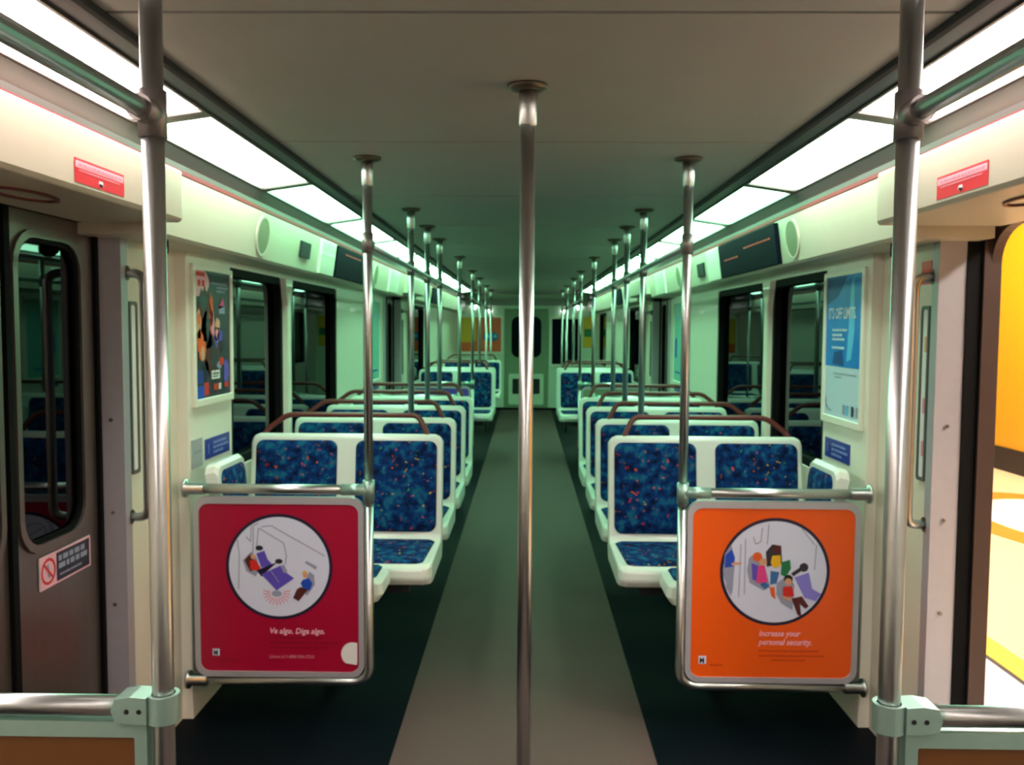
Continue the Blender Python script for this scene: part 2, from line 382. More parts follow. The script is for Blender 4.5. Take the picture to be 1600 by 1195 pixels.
        if not opened:
            b.box((s*1.355, d0+.001, FZ), (s*1.40, d0+.019, 1.762), M['rubber']); b.box((s*1.355, d1-.019, FZ), (s*1.40, d1-.001, 1.762), M['rubber'])
            b.box((s*1.355, d0, 1.7625), (s*1.42, d1, 1.80), M['rubber']); b.build('door_seal', r)
            mid = (d0+d1)/2
            for q0, q1, ma, mb_ in ((d0+.02, mid-.014, .08, .03), (mid+.014, d1-.02, .03, .08)):
                def rr(g, r_): return rrect(q0+ma-g, .825-g, q1-mb_+g, 1.70+g, r_)
                lf = MB(); lf.ring(rrect(q0, FZ+.01, q1, 1.762, .012), rr(0, .09), YZ, s*1.368, s*1.40, M['steel']); lf.build('door_leaf', r)
                gk = MB(); gk.ring(rr(.014, .105), rr(-.008, .085), YZ, s*1.358, s*1.367, M['steel']); gk.build('window_rim', r)
                gk = MB(); gk.ring(rr(-.001, .088), rr(-.020, .075), YZ, s*1.369, s*1.380, M['rubber']); gk.build('window_seal', r)
                pn = MB(); pn.box((s*1.381, q0+.012, .80), (s*1.386, q1-.012, 1.72), M['doorglass']); pn.build('pane', r)
            bk = MB(); bk.box((s*1.355, mid-.013, FZ+.01), (s*1.405, mid+.013, 1.762), M['rubber']); bk.build('centre_seal', r)
        else:
            b.box((s*1.371, d1-.004, FZ), (s*1.418, d1+.06, 1.775), M['rubber']); b.box((s*1.36, d0-.02, 1.775), (s*1.50, d1+.06, 1.80), M['rubber']); b.build('door_seal', r)
            lf = MB(); lf.box((s*1.418, d1-.012, .01), (s*1.472, d1+.42, 1.775), M['leafedge'])
            n = 8; arc = [(d1-.012, 1.775), (d1-.012, 1.66)]+[(d1-.012-.13*(1-math.cos(math.pi/2*k/n)), 1.66+.11*math.sin(math.pi/2*k/n)) for k in range(n+1)]+[(d1-.142, 1.775)]
            lf.prism(arc, YZ, s*1.44, s*1.472, M['leafedge']); lf.build('door_leaf', r, bevel=.003)
            th = MB(); th.box((s*1.36, d0, FZ), (s*1.515, d1, FZ+.006), M['steel']); th.build('threshold', r)
# end wall (cab partition) and wall behind the camera
e = MB(); e.box((-1.45, Y1, 0), (1.45, Y1+.08, 2.12), M['endwall'])
e.box((-.40, Y1-.03, 0), (-.35, Y1, 1.80), M['cabdoor']); e.box((.35, Y1-.03, 0), (.40, Y1, 1.80), M['cabdoor']); e.box((-1.2, Y1-.05, 1.86), (1.2, Y1, 1.98), M['ceil'])
struct(e.build('wall_front', bevel=.004), 'pale green partition at the far end of the car')
r = bpy.data.objects.new('door_5', None); COL.objects.link(r); r.location = (0, Y1, 0); struct(r, 'cab door with dark rounded window and vent at the far end')
d = MB(); d.box((-.35, Y1-.03, .0), (.35, Y1-.001, 1.80), M['cabdoor']); d.build('door_leaf', r, bevel=.006)
d = MB(); d.prism(rrect(-.27, .92, .27, 1.66, .12), XZ, Y1-.045, Y1-.03, M['rubber']); d.build('window_seal', r)
d = MB(); d.prism(rrect(-.245, .945, .245, 1.635, .11), XZ, Y1-.050, Y1-.045, M['display']); d.build('pane', r)
d = MB(); d.ring(rrect(-.32, .06, .32, .62, .03), rrect(-.25, .25, .25, .53, .02), XZ, Y1-.045, Y1-.03, M['endwall']); d.build('vent_frame', r)
d = MB(); d.box((-.26, Y1-.036, .24), (.26, Y1-.030, .54), M['vent'])
for k in range(7): d.box((-.25, Y1-.043, .26+.04*k), (.25, Y1-.036, .275+.04*k), M['vent'])
d.build('vent', r)
e = MB(); e.box((-1.45, Y0-.08, 0), (1.45, Y0, 2.12), M['cream']); struct(e.build('wall_back'), 'end wall behind the camera')
# ================================================================== STATION outside the open door
def st(name, lo, hi, m, label): b = MB(); b.box(lo, hi, M[m]); return struct(b.build(name), label)
st('platform_edge', (1.53, -2, -.12), (2.05, 14, 0), 'platedge', 'white platform edge')
st('platform_line', (2.05, -2, -.12), (2.075, 14, .001), 'stbase', 'thin dark line in the platform')
st('platform_strip', (2.075, -2, -.12), (2.20, 14, .003), 'tactile', 'yellow warning strip along the platform')
st('platform_floor', (2.20, -2, -.12), (5.0, 14, 0), 'exittrim', 'cream yellow station floor')
b = MB(); b.prism(ell(4.13, 6.55, .80, 1.35, n=64), lambda x, y, z: (x, y, z), -.01, .004, M['circleo']); b.prism(ell(4.2, 6.6, .64, .95, n=64), lambda x, y, z: (x, y, z), 0, .006, M['circlew'])
struct(b.build('platform_inlay'), 'white circle with orange ring in the station floor')
st('station_wall', (5.0, -2, -.12), (5.1, 14, 3.3), 'tile', 'orange yellow tiled station wall')
st('station_skirting', (4.97, -2, 0), (5.0, 14, .24), 'stbase', 'dark skirting under the orange wall')
st('station_ceiling', (1.52, -2, 3.3), (5.1, 14, 3.4), 'stceil', 'station ceiling')
st('station_end', (1.52, 13.9, -.1), (5.1, 14, 3.3), 'stceil', 'station end wall'); 
for k, (x, y) in enumerate(((3.3, 1.6), (3.3, 5.2), (3.3, 8.8))):
    r = thing('station_lamp', 'long fluorescent station ceiling lamp, %s' % ('near the open door', 'second from the open door', 'farthest from the open door')[k], 'lamp', (x, y, 3.3), 'station ceiling lamps')
    b = MB(); b.box((x-.14, y-.75, 3.26), (x+.14, y+.75, 3.3), M['greytrim']); b.build('lamp_housing', r)
    b = MB(); b.box((x-.1, y-.7, 3.22), (x+.1, y+.7, 3.26), M['stlamp']); b.build('diffuser', r)
# ================================================================== CEILING LIGHTS
k = 0
for i in range(-4, 11):
    y0 = 1.30+1.19*i
    for s in (-1, 1):
        y1 = y0+1.19
        if y0 < Y0: continue
        col = 'lw' if i <= 0 else ('lm' if i == 1 else 'lg')
        if i < 0: lab = 'bright ceiling light behind the viewer, %s row' % SIDE[s]
        else: lab = 'glowing ceiling light panel, %s in the %s row counted from the viewer' % (('first', 'second', 'third', 'fourth', 'fifth', 'sixth', 'seventh', 'eighth', 'ninth', 'tenth', 'eleventh')[i], SIDE[s])
        r = thing('ceiling_light', lab, 'light', (s*.98, y0, H+.6), 'light panels in the %s row' % SIDE[s])
        b = MB(); P = [(s*.905, H+.602), (s*1.094, H+.574), (s*1.094, H+.60), (s*.905, H+.62)]
        b.prism(P, XZ, y0+.034, y1-.034, M[col]); b.build('diffuser', r)
        b = MB()
        for q0, q1 in ((y0+.001, y0+.034), (y1-.034, y1-.001)): b.prism([(s*.896, H+.594), (s*1.101, H+.564), (s*1.101, H+.64), (s*.896, H+.64)], XZ, q0, q1, M['greytrim'])
        for x0, x1, z in ((.896, .905, .594), (1.094, 1.101, .564)): b.prism([(s*x0, H+z), (s*x1, H+z), (s*x1, H+.64), (s*x0, H+.64)], XZ, y0+.034, y1-.034, M['greytrim'])
        b.build('light_frame', r)
for s in (-1, 1):
    for x, z, q in ((.957, .395, 'larger'), (.66, .31, 'smaller')):
        b = MB(); b.tube([(s*x, Y1-.0, H+z), (s*x, Y1-.03, H+z), (s*x, Y1-.045, H+z)], [.055 if q == 'larger' else .035, .05 if q == 'larger' else .03, .02], M['blob'], 16)
        tag(b.build('wall_lamp'), '%s round glowing spot on the far end wall, %s side' % (q, SIDE[s]), 'lamp', 'small glowing spots on the end wall')  # small emissive domes, two on each side of the end wall
# ================================================================== POLES and RAILS
ZC = 2.06
def pole(x, y, z0, label, group, floor_flange=False, tee=False, r=.0175):
    t = thing('grab_pole', label, 'pole', (x, y, z0), group)
    b = MB(); b.tube([(x, y, z0), (x, y, ZC-.03)], r, M['chrome'], 20); b.build('pole', t)
    b = MB(); b.tube([(x, y, ZC), (x, y, ZC-.008), (x, y, ZC-.016)], [.05, .05, .03], M['flange'], 24)
    cf = b.build('ceiling_flange', t)
    b = MB(); b.tube([(x, y, ZC-.012), (x, y, ZC-.05), (x, y, ZC-.098), (x, y, ZC-.104)], [r*1.35, r*1.25, r*1.2, r*1.02], M['chrome'], 18); b.build('collar', cf)
    if floor_flange:
        b = MB(); b.tube([(x, y, z0), (x, y, z0+.008), (x, y, z0+.02)], [.05, .05, .02], M['chrome'], 20); b.build('floor_flange', t)
    if tee:
        rz = .329 if y < 3 else .305
        b = MB(); ya, yb = (y-.05, y) if y in (1.38, 7.56, 14.2) else ((y, y+.05) if y in (3.19, 9.40) else (y-.04, y+.04)); b.tube([(x, y, H+rz-.036), (x, y, H+rz+.036)], r*1.25, M['tee'], 18); b.tube([(x, ya, H+rz), (x, yb, H+rz)], r*1.18, M['tee'], 16); b.build('rail_tee', t)
    return t
pole(0, 2.25, FZ+.002, 'steel grab pole standing alone in the middle of the aisle, floor to ceiling', None, floor_flange=True, r=.0185)
SEATPOLES = (4.56, 5.31, 6.06); NM = {4.56: 'second seat row', 5.31: 'third seat row', 6.06: 'fourth seat row'}
for s in (-1, 1):
    S = SIDE[s]
    pole(s*.585, 1.38, FZ, 'thick nearest steel pole at the %s edge of the view, beside the brown windscreen' % S, None, True, True, .0172)
    pole(s*.577, 3.19, .891, 'steel pole rising from the %s windscreen' % ('crimson' if s < 0 else 'orange'), None, False, True, .0165)
    for y in SEATPOLES: pole(s*.6, y, .985, 'steel pole rising from the top of the %s on the %s' % (NM[y], S), 'poles on the %s seats' % S, tee=True, r=.016)
    pole(s*.577, 7.56, .891, 'steel pole above the far door windscreen, %s side, near edge of the doorway' % S, 'far poles, %s side' % S, False, True, .016)
    pole(s*.577, 9.40, .891, 'steel pole above the %s windscreen beyond the far door' % ('purple' if s < 0 else 'grey'), 'far poles, %s side' % S, False, True, .016)
    for y, q in ((10.78, 'first'), (12.6, 'second'), (14.2, 'third')):
        pole(s*.577, y, .985 if y < 12 else FZ, 'distant steel pole, %s beyond the last %s windscreen' % (q, S), 'far poles, %s side' % S, False, True, .016)
    for y0, y1, lab in ((-1.2, 1.34, 'thick overhead grab rail running past the nearest lights, %s side' % S), (3.23, 7.52, 'overhead grab rail joining the poles above the seats, %s side' % S), (9.44, 14.16, 'distant overhead grab rail near the far end, %s side' % S)):
        x = s*(.585 if y0 < 3 else .59); rz = .329 if y0 < 3 else .305
        b = MB(); b.tube([(x, y0, H+rz), (x, y1, H+rz)], .0150 if y0 < 3 else .013, M['chrome'], 18)
        tag(b.build('overhead_rail'), lab, 'rail', 'overhead rails')
# ================================================================== WINDSCREENS (draught screens with a tube frame)
def windscreen(s, y, label, face, cat='windscreen'):
    near = y < 2
    zt, zl = (.834, .11) if near else (.852, .129)
    t = thing('windscreen', label, cat, (s*.92, y, .13)); r = .017
    xi, xo = s*(.585 if near else .577), s*W
    b = MB()
    if near:
        b.tube([(xi+s*.021, y, zl), (xo, y, zl)], r, M['chrome'], 18); b.build('bottom_rail', t)
        b = MB(); b.tube([(xi+s*.021, y, zt), (xo, y, zt)], r, M['chrome'], 18)
    else:
        b.tube(fillet([(xo, y, zl), (xi, y, zl), (xi, y, .80)], .07, 8), r, M['chrome'], 18)
        b.tube([(xi-s*.012, y, zt), (xo, y, zt)], r*1.08, M['chrome'], 18); b.tube([(xi, y, .79), (xi, y, zt)], r, M['chrome'], 18)
    b.build('top_rail' if near else 'tube_frame', t)
    for z in (zl, zt):
        b = MB(); b.tube([(xo-s*.075, y, z), (xo-s*.012, y, z), (xo-s*.01, y, z), (xo, y, z)], [r*1.3, r*1.3, .034, .034], M['chrome'], 20); b.build('wall_fitting', t)
    b = MB()
    if near:
        b.prism([(xi+s*.0185, zt-.022), (xi+s*.0185, zt+.022), (xi+s*.045, zt+.024), (xi+s*.070, zt+.020), (xi+s*.076, zt), (xi+s*.070, zt-.018), (xi+s*.045, zt-.022)], XZ, y-.024, y+.024, M['cast'])
        for k in range(20):
            pass
        ring = lambda rr_: ell(xi, y, rr_, n=32)
        b.ring(ring(.0255), ring(.0185), lambda u, v, d_: (u, v, d_), zt-.024, zt+.022, M['cast'])
        for q in (.030, .050): b.tube([(xi+s*q, y-.024, zt), (xi+s*q, y-.0255, zt)], .0042, M['black'], 10)
    else:
        b.tube([(xi, y, .812), (xi, y, .888)], r*1.28, M['cast'], 18); b.tube([(xi, y, zt), (xi+s*.10, y, zt)], r*1.25, M['cast'], 18)
    b.build('corner_fitting', t, bevel=.003 if near else 0)
    e = .6085 if near else .594
    lo, hi = (min(s*e, s*1.225), max(s*e, s*1.225)); q = .004 if near else .05; zb, za = (.13, .812) if near else (.147, .824)
    b = MB(); b.ring(rrect(lo, zb, hi, za, q), rrect(lo+.02, zb+.02, hi-.02, za-.026, q*.7), XZ, y-.012, y+.012, M['cast' if near else 'jamb']); b.build('inner_frame', t)
    b = MB(); b.prism(rrect(lo+.015, zb+.014, hi-.015, za-.02, q*.7), XZ, y-.006, y+.006, M[face]); b.build('panel', t)
    return t
def cloth_poly(a, P, pts, m, l): a.poly([P(x, y) for x, y in pts], m, l)
ws = {}
ws['l0'] = windscreen(-1, 1.38, 'brown panel windscreen with pale rail, nearest at lower left', 'brownpanel')
ws['r0'] = windscreen(1, 1.38, 'brown panel windscreen with pale rail, nearest at lower right', 'brownpanel')
L = windscreen(-1, 3.19, 'crimson windscreen panel with a round seat drawing, left of aisle', 'crimson')
R = windscreen(1, 3.19, 'orange windscreen panel with a round passenger drawing, right of aisle', 'orange')
windscreen(-1, 7.56, 'chrome railed windscreen behind the left seats, near side of far door', 'brownpanel')
windscreen(1, 7.56, 'chrome railed windscreen behind the right seats, near side of far door', 'brownpanel')
windscreen(-1, 9.40, 'purple windscreen panel beyond the far left door', 'purplepanel')
windscreen(1, 9.40, 'grey green windscreen panel beyond the far right door', 'cabdoor')
def flame(s, cx, cy):
    o = Vector((0, 3.184, .49))
    a = Art((s*.908, 3.1835, .484), (1, 0, 0), (0, 0, 1)); K = 1/429.
    return a, (lambda x, y: ((x-cx)*K, (cy-y)*K))
def back_fix(a, P):  # helpers bound to a picture
    def poly(pts, m, l=1): a.poly([P(*p) for p in pts], m, l)
    def line(p, q, w_, m, l=1): a.line(P(*p), P(*q), w_/429., m, l)
    def disc(x, y, rx, m, l=1, ry=None, n=24): c_ = P(x, y); a.poly(ell(c_[0], c_[1], rx/429., (ry or rx)/429., n), m, l)
    return poly, line, disc
# --- crimson panel artwork
a, P = flame(-1, 432.5, 922); poly, line, disc = back_fix(a, P)
disc(432, 888, 85, 'navyp', 1, n=64); disc(432, 888, 80, 'lav', 2, n=64)
for q in ([(390, 880), (392, 822), (400, 818)], [(396, 862), (400, 826), (440, 850), (444, 870), (442, 884)], [(404, 824), (420, 822), (505, 870)], [(367, 925), (369, 870), (366, 845)], [(380, 840), (387, 848), (389, 820)]):
    for p0, p1 in zip(q[:-1], q[1:]): line(p0, p1, 1.6, 'lavline', 3)
poly([(374, 878), (388, 864), (396, 872), (402, 893), (394, 904), (380, 896)], 'lavline', 3)
poly([(377, 878), (386, 868), (392, 874), (396, 892), (386, 896)], 'brownp', 4)
disc(391, 872, 4, 'skin', 5); poly([(386, 878), (395, 877), (403, 890), (398, 894), (386, 893)], 'redp', 5)
poly([(396, 867), (409, 862), (414, 876), (421, 884), (404, 890)], 'violet', 4); disc(401, 858, 6, 'posterdark', 4, 4)
poly([(396, 894), (420, 884), (430, 880), (412, 896), (404, 904)], 'navyp', 4)
poly([(404, 900), (434, 886), (442, 896), (456, 906), (428, 926)], 'violet', 5); poly([(434, 886), (440, 884), (446, 896), (440, 898)], 'lavline', 6); line((418, 893), (432, 913), 1.2, 'lavline', 6)
disc(432, 879, 6, 'posterdark', 5, 4); disc(428, 931, 8, 'lavline', 5, 5)
for k in range(13):
    an = math.radians(-10+200*k/12); line((428+11*math.cos(an), 930+9*math.sin(an)), (428+22*math.cos(an), 930+20*math.sin(an)), 1.6, 'burst', 4)
poly([(473, 881), (476, 878), (493, 887), (490, 892)], 'lavline', 4)
poly([(480, 895), (488, 901), (489, 916), (476, 934), (468, 926)], 'lavline', 3); disc(474, 901, 4.2, 'skin', 5); disc(473, 898, 4, 'yellow', 4)
poly([(470, 908), (480, 906), (485, 914), (481, 926), (470, 922), (466, 914)], 'bluep', 5)
poly([(466, 920), (478, 924), (463, 943), (454, 938), (460, 924)], 'brownp', 5)
a.text('Ve algo. Diga algo.', *P(415, 996), .030, 'signpink', 2, shear=.25, bold=.0006, sx=.93)
for y_, x1_ in ((1004, 500), (1012, 530), (1020, 510)): a.words(P(416, 0)[0], P(x1_, 0)[0], P(0, y_)[1], .006, 'dcrim', 2, seed=y_)
a.text('Llame al 1-888-950-7233', *P(415, 1036), .017, 'burst', 2, shear=.2, sx=.98)
poly([(324, 1022), (335, 1022), (335, 1033), (324, 1033)], 'lav', 2); a.text('M', *P(325.2, 1032), .026, 'black', 3, bold=.001, sx=.85)
a.words(P(340, 0)[0], P(362, 0)[0], P(0, 1042)[1], .006, 'dcrim', 2, seed=9)
n = 12; poly([(556, 1010)]+[(546+18*math.cos(math.radians(250-k*14)), 1030-20*math.sin(math.radians(250-k*14))) if False else (548-18*math.sin(math.radians(k*13)), 1028-19*math.cos(math.radians(k*13))) for k in range(n)]+[(555, 1046), (556, 1040)], 'white', 2)
a.build('printed_graphic', [c_ for c_ in L.children if c_.name.startswith('panel')][0])
# --- orange panel artwork
a, P = flame(1, 1215, 928); poly, line, disc = back_fix(a, P)
disc(1219, 894, 86, 'navyp', 1, n=64); disc(1219, 894, 81, 'lav', 2, n=64)
poly([(1140, 866), (1150, 850), (1156, 880), (1153, 930), (1146, 920), (1138, 900)], 'lavline', 3)
poly([(1141, 868), (1151, 858), (1156, 872), (1153, 886), (1140, 888)], 'bluep', 4); line((1151, 882), (1166, 880), 4, 'skin', 5); poly([(1140, 888), (1151, 890), (1151, 934), (1143, 920)], 'lavline', 5)
for q in ([(1163, 935), (1165, 850)], [(1172, 930), (1172, 842)], [(1184, 838), (1188, 850), (1196, 846), (1198, 824)], [(1206, 850), (1208, 818)], [(1281, 890), (1283, 850)], [(1260, 825), (1280, 850)]):
    for p0, p1 in zip(q[:-1], q[1:]): line(p0, p1, 1.6, 'lavline', 3)
poly([(1178, 872), (1190, 862), (1200, 872), (1212, 918), (1202, 924), (1180, 912), (1175, 892)], 'lavline', 3); poly([(1182, 880), (1192, 884), (1196, 912), (1184, 906)], 'violet', 4)
poly([(1204, 862), (1214, 850), (1228, 852), (1230, 880), (1206, 886)], 'posterdark', 3); disc(1221, 858, 7, 'brownp', 4)
disc(1191, 870, 7.5, 'orangep', 5); disc(1200, 878, 6, 'skin', 6)
poly([(1192, 884), (1203, 883), (1208, 910), (1190, 912)], 'pink', 6); poly([(1202, 908), (1211, 916), (1204, 922), (1196, 914)], 'denim', 5)
poly([(1214, 868), (1227, 867), (1228, 884), (1218, 888), (1212, 880)], 'yellow', 5); poly([(1212, 892), (1226, 894), (1222, 912), (1212, 914)], 'denim', 5)
poly([(1229, 878), (1242, 874), (1244, 888), (1236, 902), (1228, 898)], 'green', 5)
poly([(1211, 918), (1219, 918), (1221, 938), (1214, 932)], 'orangep', 4)
poly([(1222, 912), (1240, 898), (1250, 914), (1248, 955), (1230, 944), (1222, 930)], 'lavline', 4)
poly([(1250, 902), (1272, 894), (1278, 920), (1292, 928), (1284, 940), (1266, 934)], 'lviolet', 5); line((1246, 898), (1266, 884), 6, 'posterdark', 6); disc(1264, 886, 7, 'posterdark', 5)
disc(1240, 905, 7, 'black', 6); disc(1240, 909, 5.5, 'skin', 7)
poly([(1232, 917), (1246, 916), (1250, 932), (1232, 934)], 'redp', 7); line((1231, 933), (1246, 938), 4, 'skin', 8)
poly([(1246, 936), (1262, 932), (1273, 948), (1268, 952), (1259, 944), (1262, 964), (1256, 962)], 'brownp', 7)
a.text('Increase your', *P(1196, 997), .031, 'signpink', 2, shear=.25, bold=.0006, sx=.88)
a.text('personal security.', *P(1196, 1011), .031, 'signpink', 2, shear=.25, bold=.0006, sx=.88)
for y_, x0_, x1_ in ((1022, 1196, 1290), (1030, 1196, 1300), (1037, 1216, 1270)): a.words(P(x0_, 0)[0], P(x1_, 0)[0], P(0, y_)[1], .005, 'dorange', 2, seed=y_)
poly([(1102, 1030), (1114, 1030), (1114, 1043), (1102, 1043)], 'lav', 2); a.text('M', *P(1103.3, 1041.5), .028, 'black', 3, bold=.001, sx=.85)
a.words(P(1120, 0)[0], P(1142, 0)[0], P(0, 1046)[1], .006, 'dorange', 2, seed=19)
a.build('printed_graphic', [c_ for c_ in R.children if c_.name.startswith('panel')][0])
# ================================================================== SEATS
def seat_mesh(t, w_, n, depth=.44, back=.455, beam=True, x_back=.075):
    """seat facing -Y; back foot at y=0; width w_; n places"""
    prof = [(-depth, .415), (-depth-.022, .445), (-depth-.016, .485), (-depth+.01, .50), (-.04, .500), (-.02, .518), (x_back-.035, .955), (x_back-.02, .968), (x_back+.015, .96), (x_back-.005, .80), (.035, .46), (0, .41), (-depth+.06, .41)]
    bm = bmesh.new(); N = len(prof)
    A = [bm.verts.new((-w_/2, y, z)) for y, z in prof]; B = [bm.verts.new((w_/2, y, z)) for y, z in prof]
    bm.faces.new(A[::-1]); bm.faces.new(B); sides = [bm.faces.new((A[i], A[(i+1) % N], B[(i+1) % N], B[i])) for i in range(N)]
    bm.edges.ensure_lookup_table()
    tops = [e for e in bm.edges if any(e.verts[0] in L_ and e.verts[1] in L_ for L_ in (A, B)) and min(v.co.z for v in e.verts) > .9 ]
    bmesh.ops.recalc_face_normals(bm, faces=bm.faces)
    bmesh.ops.triangulate(bm, faces=[f_ for f_ in bm.faces if len(f_.verts) > 4])
    me = bpy.data.meshes.new('shell')
    # round the upper and front corners by pulling outline vertices inwards
    bmesh.ops.bisect_plane(bm, geom=bm.verts[:]+bm.edges[:]+bm.faces[:], plane_co=(-w_/2+.012, 0, 0), plane_no=(1, 0, 0))
    bmesh.ops.bisect_plane(bm, geom=bm.verts[:]+bm.edges[:]+bm.faces[:], plane_co=(-w_/2+.035, 0, 0), plane_no=(1, 0, 0))
    bmesh.ops.bisect_plane(bm, geom=bm.verts[:]+bm.edges[:]+bm.faces[:], plane_co=(w_/2-.012, 0, 0), plane_no=(1, 0, 0))
    bmesh.ops.bisect_plane(bm, geom=bm.verts[:]+bm.edges[:]+bm.faces[:], plane_co=(w_/2-.035, 0, 0), plane_no=(1, 0, 0))
    for v in bm.verts:
        e_ = w_/2-abs(v.co.x)
        if e_ < .034:
            q = 1 if e_ < .006 else .30
            if v.co.z > .9: v.co.z -= .032*q
            if v.co.y < -depth+.07: v.co.y += .045*q
    bm.to_mesh(me); bm.free(); me.materials.append(M['shell'])
    o = bpy.data.objects.new('shell', me); COL.objects.link(o); o.parent = t
    b = o.modifiers.new('b', 'BEVEL'); b.width = .009; b.segments = 3; b.limit_method = 'ANGLE'; b.angle_limit = math.radians(35)
    rim, div = .025, .085 if n > 1 else 0
    cw = (w_-2*rim-(n-1)*div)/n
    # fabric inserts
    z0, z1 = .536, .938
    sl = (x_back-.035+.02)/(.955-.52)
    for i in range(n):
        x0 = -w_/2+rim+i*(cw+div); x1 = x0+cw
        mb = MB(); o_ = rrect(x0, z0, x1, z1, .035); i_ = rrect(x0+.014, z0+.014, x1-.014, z1-.014, .028); i2 = rrect(x0+.06, z0+.06, x1-.06, z1-.06, .02)
        yb = lambda z: -.02+(z-.52)*sl
        fn = lambda u, v, d_: (u, yb(v)-d_, v)
        nn = len(o_); vs = [fn(u, v, -.004) for u, v in o_]+[fn(u, v, .005) for u, v in o_]+[fn(u, v, .012) for u, v in i_]+[fn(u, v, .016) for u, v in i2]
        fs = [tuple(range(3*nn, 4*nn))]
        for k_ in range(3): fs += [(k_*nn+a_, k_*nn+(a_+1) % nn, (k_+1)*nn+(a_+1) % nn, (k_+1)*nn+a_) for a_ in range(nn)]
        mb.add(vs, fs, M['fabric'], True); q = mb.build('back_cushion'); q.parent = t
        mb = MB(); r_ = .03; o_ = rrect(x0, -depth+.010, x1, -.040, r_); i_ = rrect(x0+.014, -depth+.024, x1-.014, -.054, r_*.8); i2 = rrect(x0+.06, -depth+.08, x1-.06, -.11, .02)
        if True:
            o_ = [(u+(-.02 if u > 0 else .02)*max(0, (-v-depth+.12)/.12)*(1 if abs(u) > w_/2-.08 else 0), v) for u, v in o_]
        fn = lambda u, v, d_: (u, v, .498+d_)
        vs = [fn(u, v, -.008) for u, v in o_]+[fn(u, v, .004) for u, v in o_]+[fn(u, v, .012) for u, v in i_]+[fn(u, v, .013) for u, v in i2]
        fs = [tuple(range(3*nn, 4*nn))]
        for k_ in range(3): fs += [(k_*nn+a_, k_*nn+(a_+1) % nn, (k_+1)*nn+(a_+1) % nn, (k_+1)*nn+a_) for a_ in range(nn)]
        mb.add(vs, fs, M['fabric'], True); q = mb.build('seat_cushion'); q.parent = t
def double_seat(s, y, label, group):
    w_ = .87; cx = s*(.375+w_/2)
    t = thing('double_seat', label, 'seat', (cx, y, 0), group)
    seat_mesh(t, w_, 2)
    # grab rail over the back: wall end bends down, aisle end drops onto the shell corner
    xa, xw = -s*(w_/2-.09), s*(w_/2-.045)
    mb = MB(); p = fillet([(xa-s*.035, .055, .925), (xa, .075, 1.0), (xa+s*.03, .115, 1.046), (xw-s*.10, .115, 1.046), (xw, .10, .97), (xw, .055, .90)], .035, 5)
    mb.tube(p, .0125, M['maroon'], 12); q = mb.build('grab_rail'); q.parent = t
    mb = MB(); mb.box((-w_/2+.1, -.36, .36), (w_/2+.0, -.12, .412), M['under']) if s > 0 else mb.box((-w_/2, -.36, .36), (w_/2-.1, -.12, .412), M['under'])
    mb.tube([(0, -.2, FZ), (0, -.2, .37)], .03, M['under'], 12); q = mb.build('support_frame'); q.parent = t
    return t
ROWS = [(3.90, 'first'), (4.64, 'second'), (5.38, 'third'), (6.12, 'fourth')]
for s in (-1, 1):
    S = SIDE[s]; first = None
    for y, nm in ROWS+[(10.12, 'fifth'), (10.72, 'sixth')]+([(13.1, 'last')] if s < 0 else []):
        lab = 'white shell double seat with blue patterned cushions, %s row on the %s' % (nm, S)
        if first is None: first = double_seat(s, y, lab, '%s double seats' % S); fx = first.location.x
        else: copy_thing(first, (fx, y, 0), lab)
    # aisle facing single seat behind the windscreen
    t = thing('side_seat', 'white seat facing the aisle against the %s wall, behind the %s windscreen' % (S, 'crimson' if s < 0 else 'orange'), 'seat', (s*1.13, 3.375, 0))
    seat_mesh(t, .31, 1, depth=.575, x_back=.05)
    for ch in t.children:                      # the pan is narrower than the back on the side of the next bench
        for v in ch.data.vertices:
            if v.co.z < .53 and v.co.x*s < -.045: v.co.x = -s*.045
            elif v.co.z < .53 and v.co.x*s > .13: pass
            if v.co.z > .88: v.co.z -= .03
    t.rotation_euler = (0, 0, -s*math.pi/2 if s > 0 else math.pi/2)
    mb = MB(); mb.box((-.045, -.3, .36), (.08, .125, .412), M['under']); q = mb.build('support_frame'); q.parent = t
# ================================================================== GRAB HANDLES by the doors
for s in (-1, 1):
    for (y, q) in ((2.93, 'near'), (9.14, 'far')):
        t = thing('handrail', 'curved steel grab handle beside the %s %s door' % (q, SIDE[s]), 'rail', (s*1.3, y, .85), 'door handrails')
        x0, x1 = s*1.30, s*1.225; yo = y-.13 if y < 5 else y-.04
        mb = MB(); mb.tube(fillet([(x0, yo+.02, 1.62), (x1, yo+.0, 1.615), (x1, yo, 1.54), (x1, yo, .90), (x1, yo, .83), (x0, yo+.02, .825)], .06, 7), .0145, M['chrome'], 14); mb.build('bar', t)
        for zz in (1.62, .825): mb = MB(); mb.tube([(s*1.30, yo+.022, zz), (s*1.288, yo+.022, zz)], .024, M['flange'], 16); mb.build('mount', t)
        b = MB(); z0, z1 = .96, 1.53; yc = yo+.042
        b.ring(rrect(yc, z0, yc+.06, z1, .012), rrect(yc+.012, z0+.012, yc+.050, z1-.012, .008), YZ, s*1.30, s*1.292, M['greytrim'])
        b.box((s*1.30, yc+.01, z0+.01), (s*1.296, yc+.05, z1-.01), M['white']); 
        for zz, m_ in ((1.38, 'skin'), (1.18, 'burst'), (1.04, 'burst')):
            if s > 0: b.box((s*1.2965, yc+.02, zz), (s*1.2955, yc+.035, zz+.05), M[m_])
        tag(b.build('instruction_plate'), 'narrow white instruction plate on the wall behind the %s %s grab handle' % (q, SIDE[s]), 'sign')
